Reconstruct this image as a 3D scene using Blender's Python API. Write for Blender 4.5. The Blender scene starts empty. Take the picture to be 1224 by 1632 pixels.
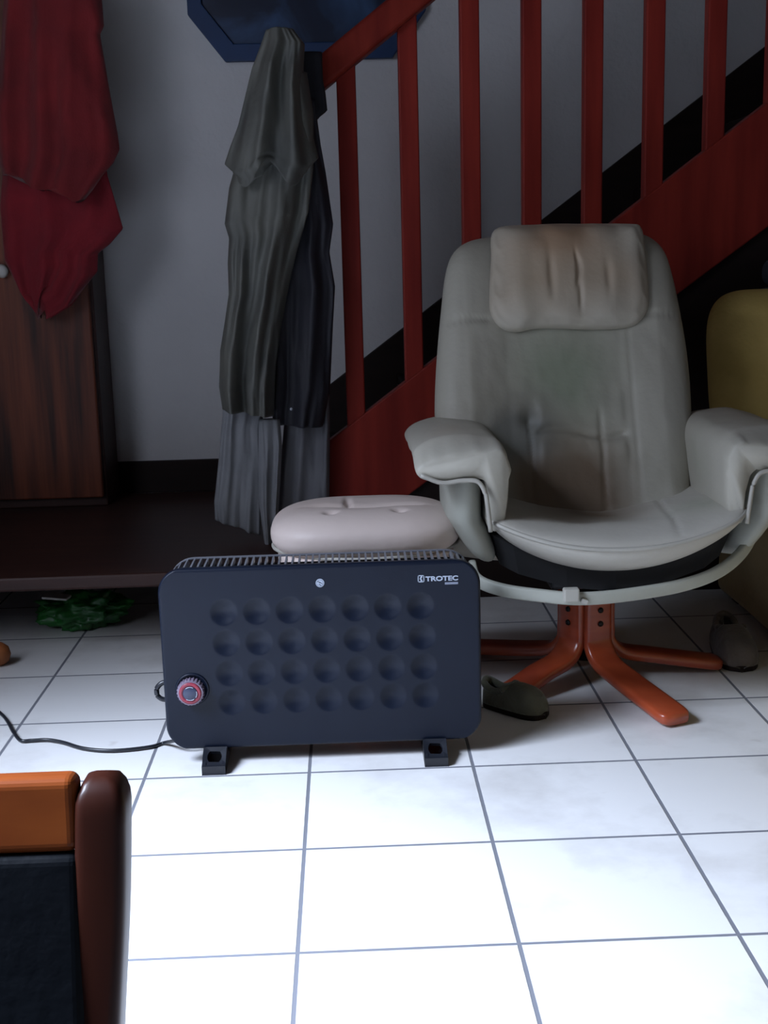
import bpy, bmesh, math, random
from mathutils import Vector, Matrix, noise
R = math.radians
C = bpy.context.scene.collection
sc = bpy.context.scene
random.seed(4)

# ------------------------------------------------------------------ camera
CAM = Vector((.09, -1.5097, .9093))
RI = Vector((.99911296, -.03307374, -.02606564))
UP = Vector((.03211238, .19797888, .97968013))
FW = Vector((.02724124, .97964815, -.19886534))
FPX = 1958.4
cd = bpy.data.cameras.new('camera'); cam = bpy.data.objects.new('camera', cd); C.objects.link(cam)
cd.sensor_fit = 'VERTICAL'; cd.sensor_height = 36; cd.lens = 36*FPX/1632; cd.clip_start = .02
M = Matrix((RI, UP, -FW)).transposed().to_4x4(); M.translation = CAM; cam.matrix_world = M
sc.camera = cam

def hit(px, py, o, n):
    """point of the plane (o, n) seen at a pixel of the photograph"""
    d = FW + RI*((px-612)/FPX) - UP*((py-816)/FPX)
    o = Vector(o); n = Vector(n)
    return CAM + d*((o-CAM).dot(n)/d.dot(n))
def at(px, py, Y): return hit(px, py, (0, Y, 0), (0, 1, 0))
def flr(px, py, z=0): return hit(px, py, (0, 0, z), (0, 0, 1))

# ------------------------------------------------------------------ world, light, exposure
w = bpy.data.worlds.new('world'); sc.world = w; w.use_nodes = True
bg = w.node_tree.nodes['Background']; bg.inputs[0].default_value = (.62, .76, 1, 1); bg.inputs[1].default_value = .12
def area(name, loc, target, sx, sy, power, col, spread):
    l = bpy.data.lights.new(name, 'AREA'); l.shape = 'RECTANGLE'; l.size = sx; l.size_y = sy
    l.energy = power; l.color = col; l.spread = R(spread)
    o = bpy.data.objects.new(name, l); C.objects.link(o); o.location = loc
    o.rotation_euler = (Vector(target)-Vector(loc)).to_track_quat('-Z', 'Y').to_euler()
    return o
area('window_daylight', (-1.80, -.55, 2.0), (-.52, -.46, 0), 1.1, 1.0, 63, (.68, .79, 1), 69)
area('window_skylight', (-1.66, -.55, 1.62), (.6, 1.1, .9), 1.2, 1.2, 17, (.77, .83, 1), 170)
sc.view_settings.view_transform = 'Standard'; sc.view_settings.look = 'None'
sc.view_settings.exposure = 0; sc.view_settings.gamma = 1; sc.view_settings.use_curve_mapping = False

# ------------------------------------------------------------------ materials
def nmat(name):
    m = bpy.data.materials.new(name); m.use_nodes = True
    nt = m.node_tree; return m, nt, nt.nodes['Principled BSDF']
def mat(name, col, rough=.5, col2=None, scale=8, stretch=(1, 1, 1), bump=0, bscale=None, spec=None, metal=0, coat=0, detail=4, sheen=0, alpha=None):
    m, nt, b = nmat(name); N = nt.nodes; L = nt.links
    b.inputs['Roughness'].default_value = rough; b.inputs['Metallic'].default_value = metal
    if spec is not None: b.inputs['Specular IOR Level'].default_value = spec
    if coat: b.inputs['Coat Weight'].default_value = coat; b.inputs['Coat Roughness'].default_value = .15
    if sheen: b.inputs['Sheen Weight'].default_value = sheen
    tc = N.new('ShaderNodeTexCoord'); mp = N.new('ShaderNodeMapping'); mp.inputs['Scale'].default_value = stretch
    L.new(tc.outputs['Object'], mp.inputs[0])
    nz = N.new('ShaderNodeTexNoise'); nz.inputs['Scale'].default_value = scale; nz.inputs['Detail'].default_value = detail
    L.new(mp.outputs[0], nz.inputs['Vector'])
    cr = N.new('ShaderNodeValToRGB'); c2 = col2 or tuple(c*.8 for c in col)
    cr.color_ramp.elements[0].color = (*c2, 1); cr.color_ramp.elements[0].position = .3
    cr.color_ramp.elements[1].color = (*col, 1); cr.color_ramp.elements[1].position = .7
    L.new(nz.outputs['Fac'], cr.inputs[0]); L.new(cr.outputs[0], b.inputs['Base Color'])
    if bump:
        n2 = N.new('ShaderNodeTexNoise'); n2.inputs['Scale'].default_value = bscale or scale*3; n2.inputs['Detail'].default_value = 3
        L.new(mp.outputs[0], n2.inputs['Vector'])
        bp = N.new('ShaderNodeBump'); bp.inputs['Strength'].default_value = bump; bp.inputs['Distance'].default_value = .004
        L.new(n2.outputs['Fac'], bp.inputs['Height']); L.new(bp.outputs[0], b.inputs['Normal'])
    return m

def leather(name, base, stains):
    """cream leather; stains = list of (centre, radii, colour, strength) in object space"""
    m, nt, b = nmat(name); N = nt.nodes; L = nt.links
    b.inputs['Roughness'].default_value = .5; b.inputs['Specular IOR Level'].default_value = .35
    tc = N.new('ShaderNodeTexCoord')
    nz = N.new('ShaderNodeTexNoise'); nz.inputs['Scale'].default_value = 6; nz.inputs['Detail'].default_value = 5
    L.new(tc.outputs['Object'], nz.inputs['Vector'])
    mix = N.new('ShaderNodeMixRGB'); mix.inputs[1].default_value = (*[c*.88 for c in base], 1); mix.inputs[2].default_value = (*base, 1)
    L.new(nz.outputs['Fac'], mix.inputs[0]); cur = mix.outputs[0]
    for cen, rad, col, st in stains:
        mp = N.new('ShaderNodeMapping'); mp.vector_type = 'TEXTURE'
        mp.inputs['Location'].default_value = cen; mp.inputs['Scale'].default_value = rad
        wv = N.new('ShaderNodeVectorMath'); wv.operation = 'MULTIPLY_ADD'
        L.new(nz.outputs['Color'], wv.inputs[0]); wv.inputs[1].default_value = (.1, .1, .1); L.new(tc.outputs['Object'], wv.inputs[2])
        sb = N.new('ShaderNodeVectorMath'); sb.operation = 'SUBTRACT'; L.new(wv.outputs[0], sb.inputs[0]); sb.inputs[1].default_value = (.05, .05, .05)
        L.new(sb.outputs[0], mp.inputs[0])
        gr = N.new('ShaderNodeTexGradient'); gr.gradient_type = 'QUADRATIC_SPHERE'; L.new(mp.outputs[0], gr.inputs[0])
        mm = N.new('ShaderNodeMath'); mm.operation = 'MULTIPLY'; mm.use_clamp = True; L.new(gr.outputs['Fac'], mm.inputs[0]); mm.inputs[1].default_value = st
        mx = N.new('ShaderNodeMixRGB'); L.new(mm.outputs[0], mx.inputs[0]); L.new(cur, mx.inputs[1]); mx.inputs[2].default_value = (*col, 1)
        cur = mx.outputs[0]
    L.new(cur, b.inputs['Base Color'])
    vo = N.new('ShaderNodeTexNoise'); vo.inputs['Scale'].default_value = 90; vo.inputs['Detail'].default_value = 2; L.new(tc.outputs['Object'], vo.inputs['Vector'])
    n3 = N.new('ShaderNodeTexNoise'); n3.inputs['Scale'].default_value = 14; L.new(tc.outputs['Object'], n3.inputs['Vector'])
    ad = N.new('ShaderNodeMath'); ad.operation = 'MULTIPLY_ADD'; L.new(n3.outputs['Fac'], ad.inputs[0]); ad.inputs[1].default_value = 4; L.new(vo.outputs['Fac'], ad.inputs[2])
    bp = N.new('ShaderNodeBump'); bp.inputs['Strength'].default_value = .25; bp.inputs['Distance'].default_value = .002
    L.new(ad.outputs[0], bp.inputs['Height']); L.new(bp.outputs[0], b.inputs['Normal'])
    return m

def tile_mat():
    m, nt, b = nmat('white_floor_tiles'); N = nt.nodes; L = nt.links
    tc = N.new('ShaderNodeTexCoord'); sp = N.new('ShaderNodeSeparateXYZ'); L.new(tc.outputs['Object'], sp.inputs[0])
    def math_(op, a, bb, c=None):
        n = N.new('ShaderNodeMath'); n.operation = op
        for i, v in enumerate((a, bb, c)):
            if v is None: continue
            if isinstance(v, (int, float)): n.inputs[i].default_value = v
            else: L.new(v, n.inputs[i])
        return n.outputs[0]
    nz = N.new('ShaderNodeTexNoise'); nz.inputs['Scale'].default_value = 40; L.new(tc.outputs['Object'], nz.inputs['Vector'])
    lines = []
    for ax in ('X', 'Y'):
        f = math_('MODULO', math_('ADD', math_('DIVIDE', sp.outputs[ax], .3), 20.5), 1.0)
        d = math_('ABSOLUTE', math_('SUBTRACT', f, .5), None)
        d = math_('MULTIPLY_ADD', nz.outputs['Fac'], .003, d)
        lines.append(d)
    d = math_('MINIMUM', lines[0], lines[1])
    mr = N.new('ShaderNodeMapRange'); mr.inputs['From Min'].default_value = .0095; mr.inputs['From Max'].default_value = .0135
    L.new(d, mr.inputs['Value'])
    # per-tile tint
    v = N.new('ShaderNodeVectorMath'); v.operation = 'MULTIPLY_ADD'; v.inputs[1].default_value = (1/.3,)*3; v.inputs[2].default_value = (20, 20, 20)
    L.new(tc.outputs['Object'], v.inputs[0])
    fl = N.new('ShaderNodeVectorMath'); fl.operation = 'FLOOR'; L.new(v.outputs[0], fl.inputs[0])
    wn = N.new('ShaderNodeTexWhiteNoise'); L.new(fl.outputs[0], wn.inputs['Vector'])
    n2 = N.new('ShaderNodeTexNoise'); n2.inputs['Scale'].default_value = 3.2; n2.inputs['Detail'].default_value = 6; n2.inputs['Roughness'].default_value = .6
    L.new(tc.outputs['Object'], n2.inputs['Vector'])
    cr = N.new('ShaderNodeValToRGB'); e = cr.color_ramp.elements
    e[0].position = .28; e[0].color = (.60, .58, .56, 1); e[1].position = .5; e[1].color = (.80, .79, .78, 1)
    L.new(n2.outputs['Fac'], cr.inputs[0])
    # small scuffs
    n4 = N.new('ShaderNodeTexNoise'); n4.inputs['Scale'].default_value = 11; n4.inputs['Detail'].default_value = 3; L.new(tc.outputs['Object'], n4.inputs['Vector'])
    c4 = N.new('ShaderNodeValToRGB'); c4.color_ramp.elements[0].position = .70; c4.color_ramp.elements[0].color = (1, 1, 1, 1)
    c4.color_ramp.elements[1].position = .80; c4.color_ramp.elements[1].color = (.72, .69, .66, 1); L.new(n4.outputs['Fac'], c4.inputs[0])
    mu = N.new('ShaderNodeMixRGB'); mu.blend_type = 'MULTIPLY'; mu.inputs[0].default_value = 1; L.new(cr.outputs[0], mu.inputs[1]); L.new(c4.outputs[0], mu.inputs[2])
    tint = math_('MULTIPLY_ADD', wn.outputs['Value'], .05, .95)
    m2 = N.new('ShaderNodeMixRGB'); m2.blend_type = 'MULTIPLY'; m2.inputs[0].default_value = 1; L.new(mu.outputs[0], m2.inputs[1]); L.new(tint, m2.inputs[2])
    mx = N.new('ShaderNodeMixRGB'); L.new(mr.outputs[0], mx.inputs[0]); mx.inputs[1].default_value = (.17, .175, .2, 1); L.new(m2.outputs[0], mx.inputs[2])
    L.new(mx.outputs[0], b.inputs['Base Color'])
    rr = math_('MULTIPLY_ADD', mr.outputs[0], -.45, .8); L.new(rr, b.inputs['Roughness'])
    b.inputs['Specular IOR Level'].default_value = .4
    bp = N.new('ShaderNodeBump'); bp.inputs['Strength'].default_value = .5; bp.inputs['Distance'].default_value = .002
    L.new(mr.outputs[0], bp.inputs['Height']); L.new(bp.outputs[0], b.inputs['Normal'])
    return m

M_ = {}
M_['tile'] = tile_mat()
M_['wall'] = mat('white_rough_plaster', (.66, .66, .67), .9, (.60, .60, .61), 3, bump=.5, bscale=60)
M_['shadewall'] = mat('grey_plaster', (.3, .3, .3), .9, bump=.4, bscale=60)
M_['ceil'] = mat('brown_ceiling_boards', (.12, .09, .07), .9)
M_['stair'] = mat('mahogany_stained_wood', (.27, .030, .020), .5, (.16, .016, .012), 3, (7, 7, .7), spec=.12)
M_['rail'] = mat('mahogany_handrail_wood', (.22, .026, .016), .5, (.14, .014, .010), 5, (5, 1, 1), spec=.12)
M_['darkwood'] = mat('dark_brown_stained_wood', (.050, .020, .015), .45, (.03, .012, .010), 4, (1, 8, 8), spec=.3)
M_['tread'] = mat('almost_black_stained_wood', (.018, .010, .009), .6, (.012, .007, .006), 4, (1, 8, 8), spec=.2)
M_['wardrobe'] = mat('brown_grained_wardrobe_wood', (.22, .055, .024), .5, (.035, .011, .007), 3.2, (9, 9, .5), bump=.2, spec=.3)
M_['red'] = mat('dark_red_cotton', (.20, .010, .013), .9, (.14, .007, .010), 10, bump=.3, bscale=180, sheen=.1)
M_['red2'] = mat('crimson_red_cotton', (.23, .007, .015), .9, (.16, .005, .012), 10, bump=.3, bscale=180, sheen=.1)
M_['olive'] = mat('olive_grey_waxed_cotton', (.115, .115, .100), .65, (.07, .073, .068), 7, bump=.3, bscale=60)
M_['greycloth'] = mat('light_grey_cloth', (.24, .245, .26), .8, (.17, .175, .19), 7, bump=.3, bscale=60)
M_['blackjacket'] = mat('blue_black_jacket_cloth', (.022, .022, .032), .7, (.014, .014, .02), 7, bump=.3, bscale=60)
M_['greycloth2'] = mat('dark_grey_cloth', (.17, .175, .19), .8, (.12, .12, .135), 7, bump=.3, bscale=60)
M_['blackcloth'] = mat('black_navy_cloth', (.012, .013, .02), .8)
M_['blue'] = mat('blue_painted_frame_wood', (.006, .038, .13), .5, (.004, .026, .09), 9)
M_['heater'] = mat('satin_black_powder_coat', (.0045, .008, .019), .42, (.004, .007, .017), 30, bump=.04, bscale=400, spec=.28)
M_['plastic'] = mat('black_plastic', (.014, .016, .022), .33, spec=.5)
M_['grille'] = mat('dark_grey_grille_plastic', (.16, .165, .19), .35)
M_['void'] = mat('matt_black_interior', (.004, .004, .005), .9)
M_['print'] = mat('pale_blue_grey_print', (.48, .54, .66), .6)
M_['print2'] = mat('grey_print', (.26, .29, .38), .6)
M_['knobred'] = mat('dull_red_knob_ring', (.30, .035, .06), .4, (.22, .03, .05), 40)
M_['knobclear'] = mat('smoky_clear_knob_plastic', (.20, .16, .22), .2, spec=.7)
M_['knobface'] = mat('slate_blue_knob_face', (.045, .055, .10), .35)
M_['silver'] = mat('silver_print', (.45, .48, .55), .3)
M_['orangewood'] = mat('orange_red_laminated_wood', (.42, .075, .026), .3, (.27, .04, .016), 4, (2, 2, 9), spec=.5, coat=.3)
M_['metal'] = mat('black_steel', (.015, .015, .017), .35, metal=.6)
M_['ochre'] = mat('ochre_fabric', (.50, .38, .17), .85, (.42, .31, .13), 9, bump=.5, bscale=70, sheen=.15)
M_['chairwood'] = mat('dark_orange_brown_varnished_wood', (.42, .11, .022), .35, (.22, .05, .012), 3, (1.5, 6, 6), spec=.2, coat=.1)
M_['postwood'] = mat('dark_brown_varnished_wood', (.042, .010, .005), .4, (.024, .006, .004), 3, (6, 6, 1), spec=.2, coat=.1)
M_['navyleather'] = mat('blue_black_leather', (.004, .006, .009), .6, (.002, .003, .005), 6, bump=.3, bscale=50, spec=.12)
M_['felt'] = mat('grey_brown_fuzzy_felt', (.17, .14, .125), .95, (.10, .085, .075), 16, bump=1, bscale=60, sheen=.3)
M_['felt2'] = mat('olive_grey_fuzzy_felt', (.13, .125, .085), .95, (.07, .07, .045), 16, bump=1, bscale=60, sheen=.3)
M_['green'] = mat('green_crumpled_plastic', (.022, .17, .030), .35, (.010, .08, .016), 12)
M_['white'] = mat('off_white_plastic', (.55, .53, .5), .5)
M_['orange'] = mat('orange_brown_skin', (.35, .11, .03), .6)
M_['glasswin'] = mat('window_frame_white', (.7, .7, .7), .5)
CREAM = (.43, .41, .345)
M_['cream'] = leather('cream_leather', CREAM, [])
M_['piping'] = mat('pale_cream_piping', (.46, .44, .39), .5)

# ------------------------------------------------------------------ mesh helpers
def obj(name, bm, m, parent=None, smooth=True, bevel=0, seg=2, angle=35):
    me = bpy.data.meshes.new(name); bmesh.ops.recalc_face_normals(bm, faces=bm.faces[:]); bm.to_mesh(me); bm.free()
    o = bpy.data.objects.new(name, me); C.objects.link(o)
    if isinstance(m, str): m = M_[m]
    me.materials.append(m)
    if smooth: me.shade_smooth()
    if bevel:
        b = o.modifiers.new('bevel', 'BEVEL'); b.width = bevel; b.segments = seg; b.limit_method = 'ANGLE'; b.angle_limit = R(angle)
        b.harden_normals = False
    if smooth and bevel:
        pass
    if parent is not None:
        o.parent = parent; o.location = -parent.location if parent.type == 'EMPTY' and parent.parent is None else (0, 0, 0)
    return o
def thing(name, loc, label, cat, group=None):
    o = bpy.data.objects.new(name, None); C.objects.link(o); o.location = loc; o.empty_display_size = .05
    o['label'] = label; o['category'] = cat
    if group: o['group'] = group
    return o
def tag(o, label, cat, group=None):
    o['label'] = label; o['category'] = cat
    if group: o['group'] = group
    return o
def struct(o): o['kind'] = 'structure'; return o
def box(bm, c, s, rot=None):
    mt = Matrix.Translation(c)
    if rot is not None: mt = mt @ rot.to_4x4()
    mt = mt @ Matrix.Diagonal((*s, 1))
    bmesh.ops.create_cube(bm, size=1, matrix=mt)
def B(name, c, s, m, parent=None, bevel=.003, rot=None):
    bm = bmesh.new(); box(bm, c, s, rot); return obj(name, bm, m, parent, smooth=False, bevel=bevel)
def box2(name, lo, hi, m, parent=None, bevel=0):
    return B(name, [(a+b)/2 for a, b in zip(lo, hi)], [b-a for a, b in zip(lo, hi)], m, parent, bevel)
def prism(bm, pts, vec):
    vec = Vector(vec); a = [bm.verts.new(Vector(p)) for p in pts]; b = [bm.verts.new(Vector(p)+vec) for p in pts]
    n = len(pts); bm.faces.new(a); bm.faces.new(b[::-1])
    for i in range(n): bm.faces.new((a[i], a[(i+1) % n], b[(i+1) % n], b[i]))
def catmull(P, n=8, closed=False):
    P = [Vector(p) for p in P]; out = []; N = len(P)
    for i in range(N if closed else N-1):
        p1, p2 = P[i], P[(i+1) % N]
        p0 = P[i-1] if (closed or i > 0) else p1*2-p2
        p3 = P[(i+2) % N] if (closed or i+2 < N) else p2*2-p1
        for k in range(n):
            t = k/n
            out.append(.5*((2*p1)+(p2-p0)*t+(2*p0-5*p1+4*p2-p3)*t*t+(3*p1-p0-3*p2+p3)*t**3))
    if not closed: out.append(P[-1])
    return out
def tube(bm, P, r, seg=10, closed=False, flat=None):
    """flat=(w, h, upvector): rectangular-ish superellipse section instead of round"""
    n = len(P); rings = []
    for i, p in enumerate(P):
        t = (P[(i+1) % n]-P[i-1]) if closed else (P[min(i+1, n-1)]-P[max(i-1, 0)])
        t.normalize()
        up = Vector(flat[2]) if flat else (Vector((0, 0, 1)) if abs(t.z) < .95 else Vector((0, 1, 0)))
        s = t.cross(up).normalized(); u = s.cross(t).normalized()
        rr = r(i/(n-1)) if callable(r) else r
        ring = []
        for k in range(seg):
            a = 2*math.pi*k/seg; c, sn = math.cos(a), math.sin(a)
            if flat:
                e = .5; c = math.copysign(abs(c)**e, c)*flat[0]*rr; sn = math.copysign(abs(sn)**e, sn)*flat[1]*rr
            else: c *= rr; sn *= rr
            ring.append(bm.verts.new(p+s*c+u*sn))
        rings.append(ring)
    for i in range(n if closed else n-1):
        a, b = rings[i], rings[(i+1) % n]
        for k in range(seg): bm.faces.new((a[k], a[(k+1) % seg], b[(k+1) % seg], b[k]))
    if not closed: bm.faces.new(rings[0]); bm.faces.new(rings[-1][::-1])
def lathe(bm, prof, o, axis=(0, 0, 1), seg=32, xa=(1, 0, 0)):
    axis = Vector(axis).normalized(); x = Vector(xa); y = axis.cross(x).normalized(); o = Vector(o); rings = []
    for r, h in prof:
        if r < 1e-6: rings.append([bm.verts.new(o+axis*h)])
        else: rings.append([bm.verts.new(o+axis*h+(x*math.cos(a)+y*math.sin(a))*r) for a in [2*math.pi*k/seg for k in range(seg)]])
    for a, b in zip(rings, rings[1:]):
        for k in range(seg):
            k2 = (k+1) % seg
            if len(a) == 1 and len(b) == 1: continue
            if len(a) == 1: bm.faces.new((a[0], b[k2], b[k]))
            elif len(b) == 1: bm.faces.new((a[k], a[k2], b[0]))
            else: bm.faces.new((a[k], a[k2], b[k2], b[k]))
def resample(P, n):
    P = [Vector(p) for p in P]; Q = P+[P[0]]; L = [0]
    for a, b in zip(Q, Q[1:]): L.append(L[-1]+(b-a).length)
    out = []; j = 0
    for k in range(n):
        s = L[-1]*k/n
        while L[j+1] < s: j += 1
        out.append(Q[j].lerp(Q[j+1], (s-L[j])/max(1e-9, L[j+1]-L[j])))
    return out
def cushion(bm, outline, fmap, top, bot, n=160, rings=44, p=3., cen=None, q=None):
    """outline: closed list of (a,b); fmap(a,b,d)->xyz; top/bot(a,b,t)->offset, d>0 towards the viewer"""
    O = resample([Vector((x[0], x[1], 0)) for x in outline], n)
    c = Vector((*cen, 0)) if cen else sum(O, Vector())/n
    def mk(fn, sgn):
        rr = []
        for i in range(rings+1):
            t = i/rings; t = 1-(1-t)**1.5
            pr = (max(0, 1-t**p))**(1/(q or p))
            if i == 0: rr.append([bm.verts.new(fmap(c.x, c.y, sgn*fn(c.x, c.y, 0)*pr))])
            elif i == rings: rr.append(None)
            else: rr.append([bm.verts.new(fmap(v.x, v.y, sgn*fn(v.x, v.y, t)*pr)) for v in (c.lerp(o, t) for o in O)])
        return rr
    rim = [bm.verts.new(fmap(o.x, o.y, 0)) for o in O]
    for fn, sgn in ((top, 1), (bot, -1)):
        rr = mk(fn, sgn); rr[-1] = rim
        for a, b in zip(rr, rr[1:]):
            for k in range(n):
                k2 = (k+1) % n
                if len(a) == 1: bm.faces.new((a[0], b[k], b[k2]))
                else: bm.faces.new((a[k], b[k], b[k2], a[k2]))
    return [v.co.copy() for v in rim]
def roundrect(w, h, r, n=8, cx=0, cy=0):
    out = []
    for sx, sy, a0 in ((1, 1, 0), (-1, 1, 90), (-1, -1, 180), (1, -1, 270)):
        for k in range(n+1):
            a = R(a0+90*k/n); out.append((cx+sx*(w/2-r)+r*math.cos(a), cy+sy*(h/2-r)+r*math.sin(a)))
    return out
def interp(T, z):
    if z >= T[0][1]: return T[0][0]
    for (x0, z0), (x1, z1) in zip(T, T[1:]):
        if z >= z1:
            f = (z0-z)/(z0-z1+1e-9); return x0+(x1-x0)*f
    return T[-1][0]
def cloth(bm, left, right, Y, thick, folds, nz=110, n=90, sway=None, hem=None, ph=0, seed=0):
    """hanging garment: closed tube whose sides follow left/right edges [(x,z)...], top first; folds=(amp,count)"""
    z1 = max(left[0][1], right[0][1]); z0 = min(left[-1][1], right[-1][1]); rings = []
    for i in range(nz+1):
        f = i/nz; z = z1+(z0-z1)*f
        l, r = interp(left, z), interp(right, z); xm, hw = (l+r)/2, max(.004, (r-l)/2); ring = []
        for k in range(n):
            a = 2*math.pi*k/n; cx = math.cos(a); sy = math.sin(a)
            u = math.copysign(abs(cx)**.85, cx)
            nn = noise.noise(Vector((u*1.5+seed, z*2.3, seed*2.1)))
            am = folds[0]*min(1, .25+f*3)
            n2_ = noise.noise(Vector((u*2.6+seed*3, z*1.6, 8)))
            fo = am*(.75*math.sin(folds[1]*u*math.pi*(.8+.35*nn)+ph+3.2*nn+.9*f)+1.5*n2_+.6*noise.noise(Vector((u*5+seed, z*3.4, 3))))
            zz = z
            if hem and i > nz*.55: zz = z+hem(u)*((i/nz-.55)/.45)**2
            fo -= .5*am*max(0, noise.noise(Vector((u*2.2+seed, z*9+u*3, 6))))
            y = Y+(sway(z) if sway else 0) - sy*thick*(1 if sy > 0 else .7) + fo*(1 if sy > -.1 else .4)
            ring.append(bm.verts.new((xm+u*hw, y, zz)))
        rings.append(ring)
    for a, b in zip(rings, rings[1:]):
        for k in range(n): bm.faces.new((a[k], a[(k+1) % n], b[(k+1) % n], b[k]))
    bm.faces.new(rings[0]); bm.faces.new(rings[-1][::-1])
def edge(pts, Y): return [(lambda v: (v.x, v.z))(at(x, y, Y)) for x, y in pts]

# ------------------------------------------------------------------ room
YW, XL, XR, YF, ZC = 2.44, -1.62, 2.15, -2.3, 2.55
struct(box2('floor', (XL, YF, -.05), (XR, YW, 0), 'tile'))
struct(box2('wall_back', (XL-.1, YW, 0), (XR+.1, YW+.1, ZC), 'wall'))
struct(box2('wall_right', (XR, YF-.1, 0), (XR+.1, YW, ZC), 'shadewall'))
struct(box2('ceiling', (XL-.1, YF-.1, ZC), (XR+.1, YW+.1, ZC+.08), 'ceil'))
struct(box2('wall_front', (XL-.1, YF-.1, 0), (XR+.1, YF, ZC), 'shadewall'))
WY0, WY1, WZ0, WZ1 = -1.25, .15, .85, 2.42
bm = bmesh.new()
for lo, hi in (((XL-.1, YF, 0), (XL, WY0, ZC)), ((XL-.1, WY1, 0), (XL, YW, ZC)), ((XL-.1, WY0, 0), (XL, WY1, WZ0)), ((XL-.1, WY0, WZ1), (XL, WY1, ZC))):
    box(bm, [(a+b)/2 for a, b in zip(lo, hi)], [b-a for a, b in zip(lo, hi)])
struct(obj('wall_left', bm, 'shadewall', smooth=False))
bm = bmesh.new(); x0, x1 = XL-.09, XL-.04
for lo, hi in (((x0, WY0, WZ0), (x1, WY0+.05, WZ1)), ((x0, WY1-.05, WZ0), (x1, WY1, WZ1)), ((x0, WY0+.05, WZ0), (x1, WY1-.05, WZ0+.05)), ((x0, WY0+.05, WZ1-.05), (x1, WY1-.05, WZ1))):
    box(bm, [(a+b)/2 for a, b in zip(lo, hi)], [b-a for a, b in zip(lo, hi)])
struct(obj('window_1', bm, 'glasswin', smooth=False))
struct(box2('baseboard_back', (-.72, YW-.018, .2), (.12, YW, .302), 'tread', bevel=.002))

# ------------------------------------------------------------------ staircase with its low landing
SL = .728; YA, YB = 1.735, 1.728
st = thing('staircase', (.0, 1.76, 0), 'mahogany staircase climbing to the right behind the recliner, with square balusters and a low landing', 'staircase')
def zs(x): return .446+SL*(x-.035)          # top edge of the outer string
bm = bmesh.new()
prism(bm, [(-.02, YB, zs(-.02)), (2.1, YB, zs(2.1)), (2.1, YB, zs(2.1)-.33), (.2, YB, .262), (.10, YB, .2), (-.02, YB, .2)], (0, .052, 0))
obj('stringer', bm, 'stair', st, smooth=False, bevel=.004)
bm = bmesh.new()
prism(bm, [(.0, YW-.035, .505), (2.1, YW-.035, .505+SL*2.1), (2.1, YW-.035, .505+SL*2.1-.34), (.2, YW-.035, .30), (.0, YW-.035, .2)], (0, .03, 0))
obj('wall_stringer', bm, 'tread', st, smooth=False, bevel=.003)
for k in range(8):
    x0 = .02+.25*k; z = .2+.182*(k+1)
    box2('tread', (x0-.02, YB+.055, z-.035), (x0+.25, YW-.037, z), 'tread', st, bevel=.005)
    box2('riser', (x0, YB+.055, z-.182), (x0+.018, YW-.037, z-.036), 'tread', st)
bm = bmesh.new()
prism(bm, [(XL+.01, 1.335, .165), (-.085, 1.345, .165), (-.02, 1.5, .165), (.0, YB-.01, .165), (.0, YW-.02, .165), (XL+.01, YW-.02, .165)], (0, 0, .035))
obj('landing', bm, 'darkwood', st, smooth=False, bevel=.006)
for x, y in ((-1.5, 1.45), (-.18, 1.62), (-1.5, 2.3), (-.18, 2.3)):
    box2('landing_leg', (x-.03, y-.03, 0), (x+.03, y+.03, .165), 'tread', st, bevel=.003)
box2('newel_post', (-.075, YA-.01, .2), (.0, YA+.065, 1.34), 'stair', st, bevel=.006)
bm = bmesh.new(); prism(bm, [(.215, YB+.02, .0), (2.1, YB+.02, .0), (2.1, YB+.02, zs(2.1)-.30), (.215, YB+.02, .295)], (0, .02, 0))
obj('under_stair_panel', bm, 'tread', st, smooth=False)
# handrail
def zr(x): return 1.335+.745*(x-.06)
bm = bmesh.new()
prism(bm, [(-.03, YA-.03, zr(-.03)+.005), (1.5, YA-.03, zr(1.5)), (1.5, YA-.03, zr(1.5)+.092), (-.03, YA-.03, zr(-.03)+.092)], (0, .066, 0))
obj('handrail', bm, 'rail', st, smooth=False, bevel=.012, seg=4)
for k in range(9):
    xb = .1135+.1567*k
    bm = bmesh.new(); zb = zs(xb)-.05; zt = zr(xb)+.03
    hw = .0245
    prism(bm, [(xb-hw, YA, zs(xb-hw)-.012), (xb+hw, YA, zs(xb+hw)-.012), (xb+hw, YA, zr(xb+hw)+.02), (xb-hw, YA, zr(xb-hw)+.02)], (0, .039, 0))
    obj('baluster', bm, 'stair', st, smooth=False, bevel=.004)

# ------------------------------------------------------------------ octagonal picture on the back wall
pt = thing('octagonal_picture', (.008, YW, 1.52), 'blue framed octagonal picture hanging on the back wall above the handrail end', 'picture')
def octa(hw, y, z0, z1, c, cx=.008): return [(cx-hw, y, z0+c), (cx-hw+c*.78, y, z0), (cx+hw-c*.78, y, z0), (cx+hw, y, z0+c), (cx+hw, y, z1-c), (cx+hw-c*.78, y, z1), (cx-hw+c*.78, y, z1), (cx-hw, y, z1-c)]
o1 = octa(.358, YW-.03, 1.517, 2.24, .135); o2 = octa(.315, YW-.03, 1.567, 2.19, .115)
bm = bmesh.new(); F = [[bm.verts.new(Vector(p)+Vector((0, dy, 0))) for p in o] for o, dy in ((o1, .027), (o1, 0), (o2, 0), (o2, .027))]
for a, b in ((0, 1), (1, 2), (2, 3), (3, 0)):
    for k in range(8): bm.faces.new((F[a][k], F[a][(k+1) % 8], F[b][(k+1) % 8], F[b][k]))
obj('frame', bm, 'blue', pt, smooth=False, bevel=.003)
m, nt, b = nmat('dark_blue_painted_scene'); N = nt.nodes; L = nt.links
tc = N.new('ShaderNodeTexCoord'); nz = N.new('ShaderNodeTexNoise'); nz.inputs['Scale'].default_value = 5; nz.inputs['Detail'].default_value = 5; nz.inputs['Distortion'].default_value = .6
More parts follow.
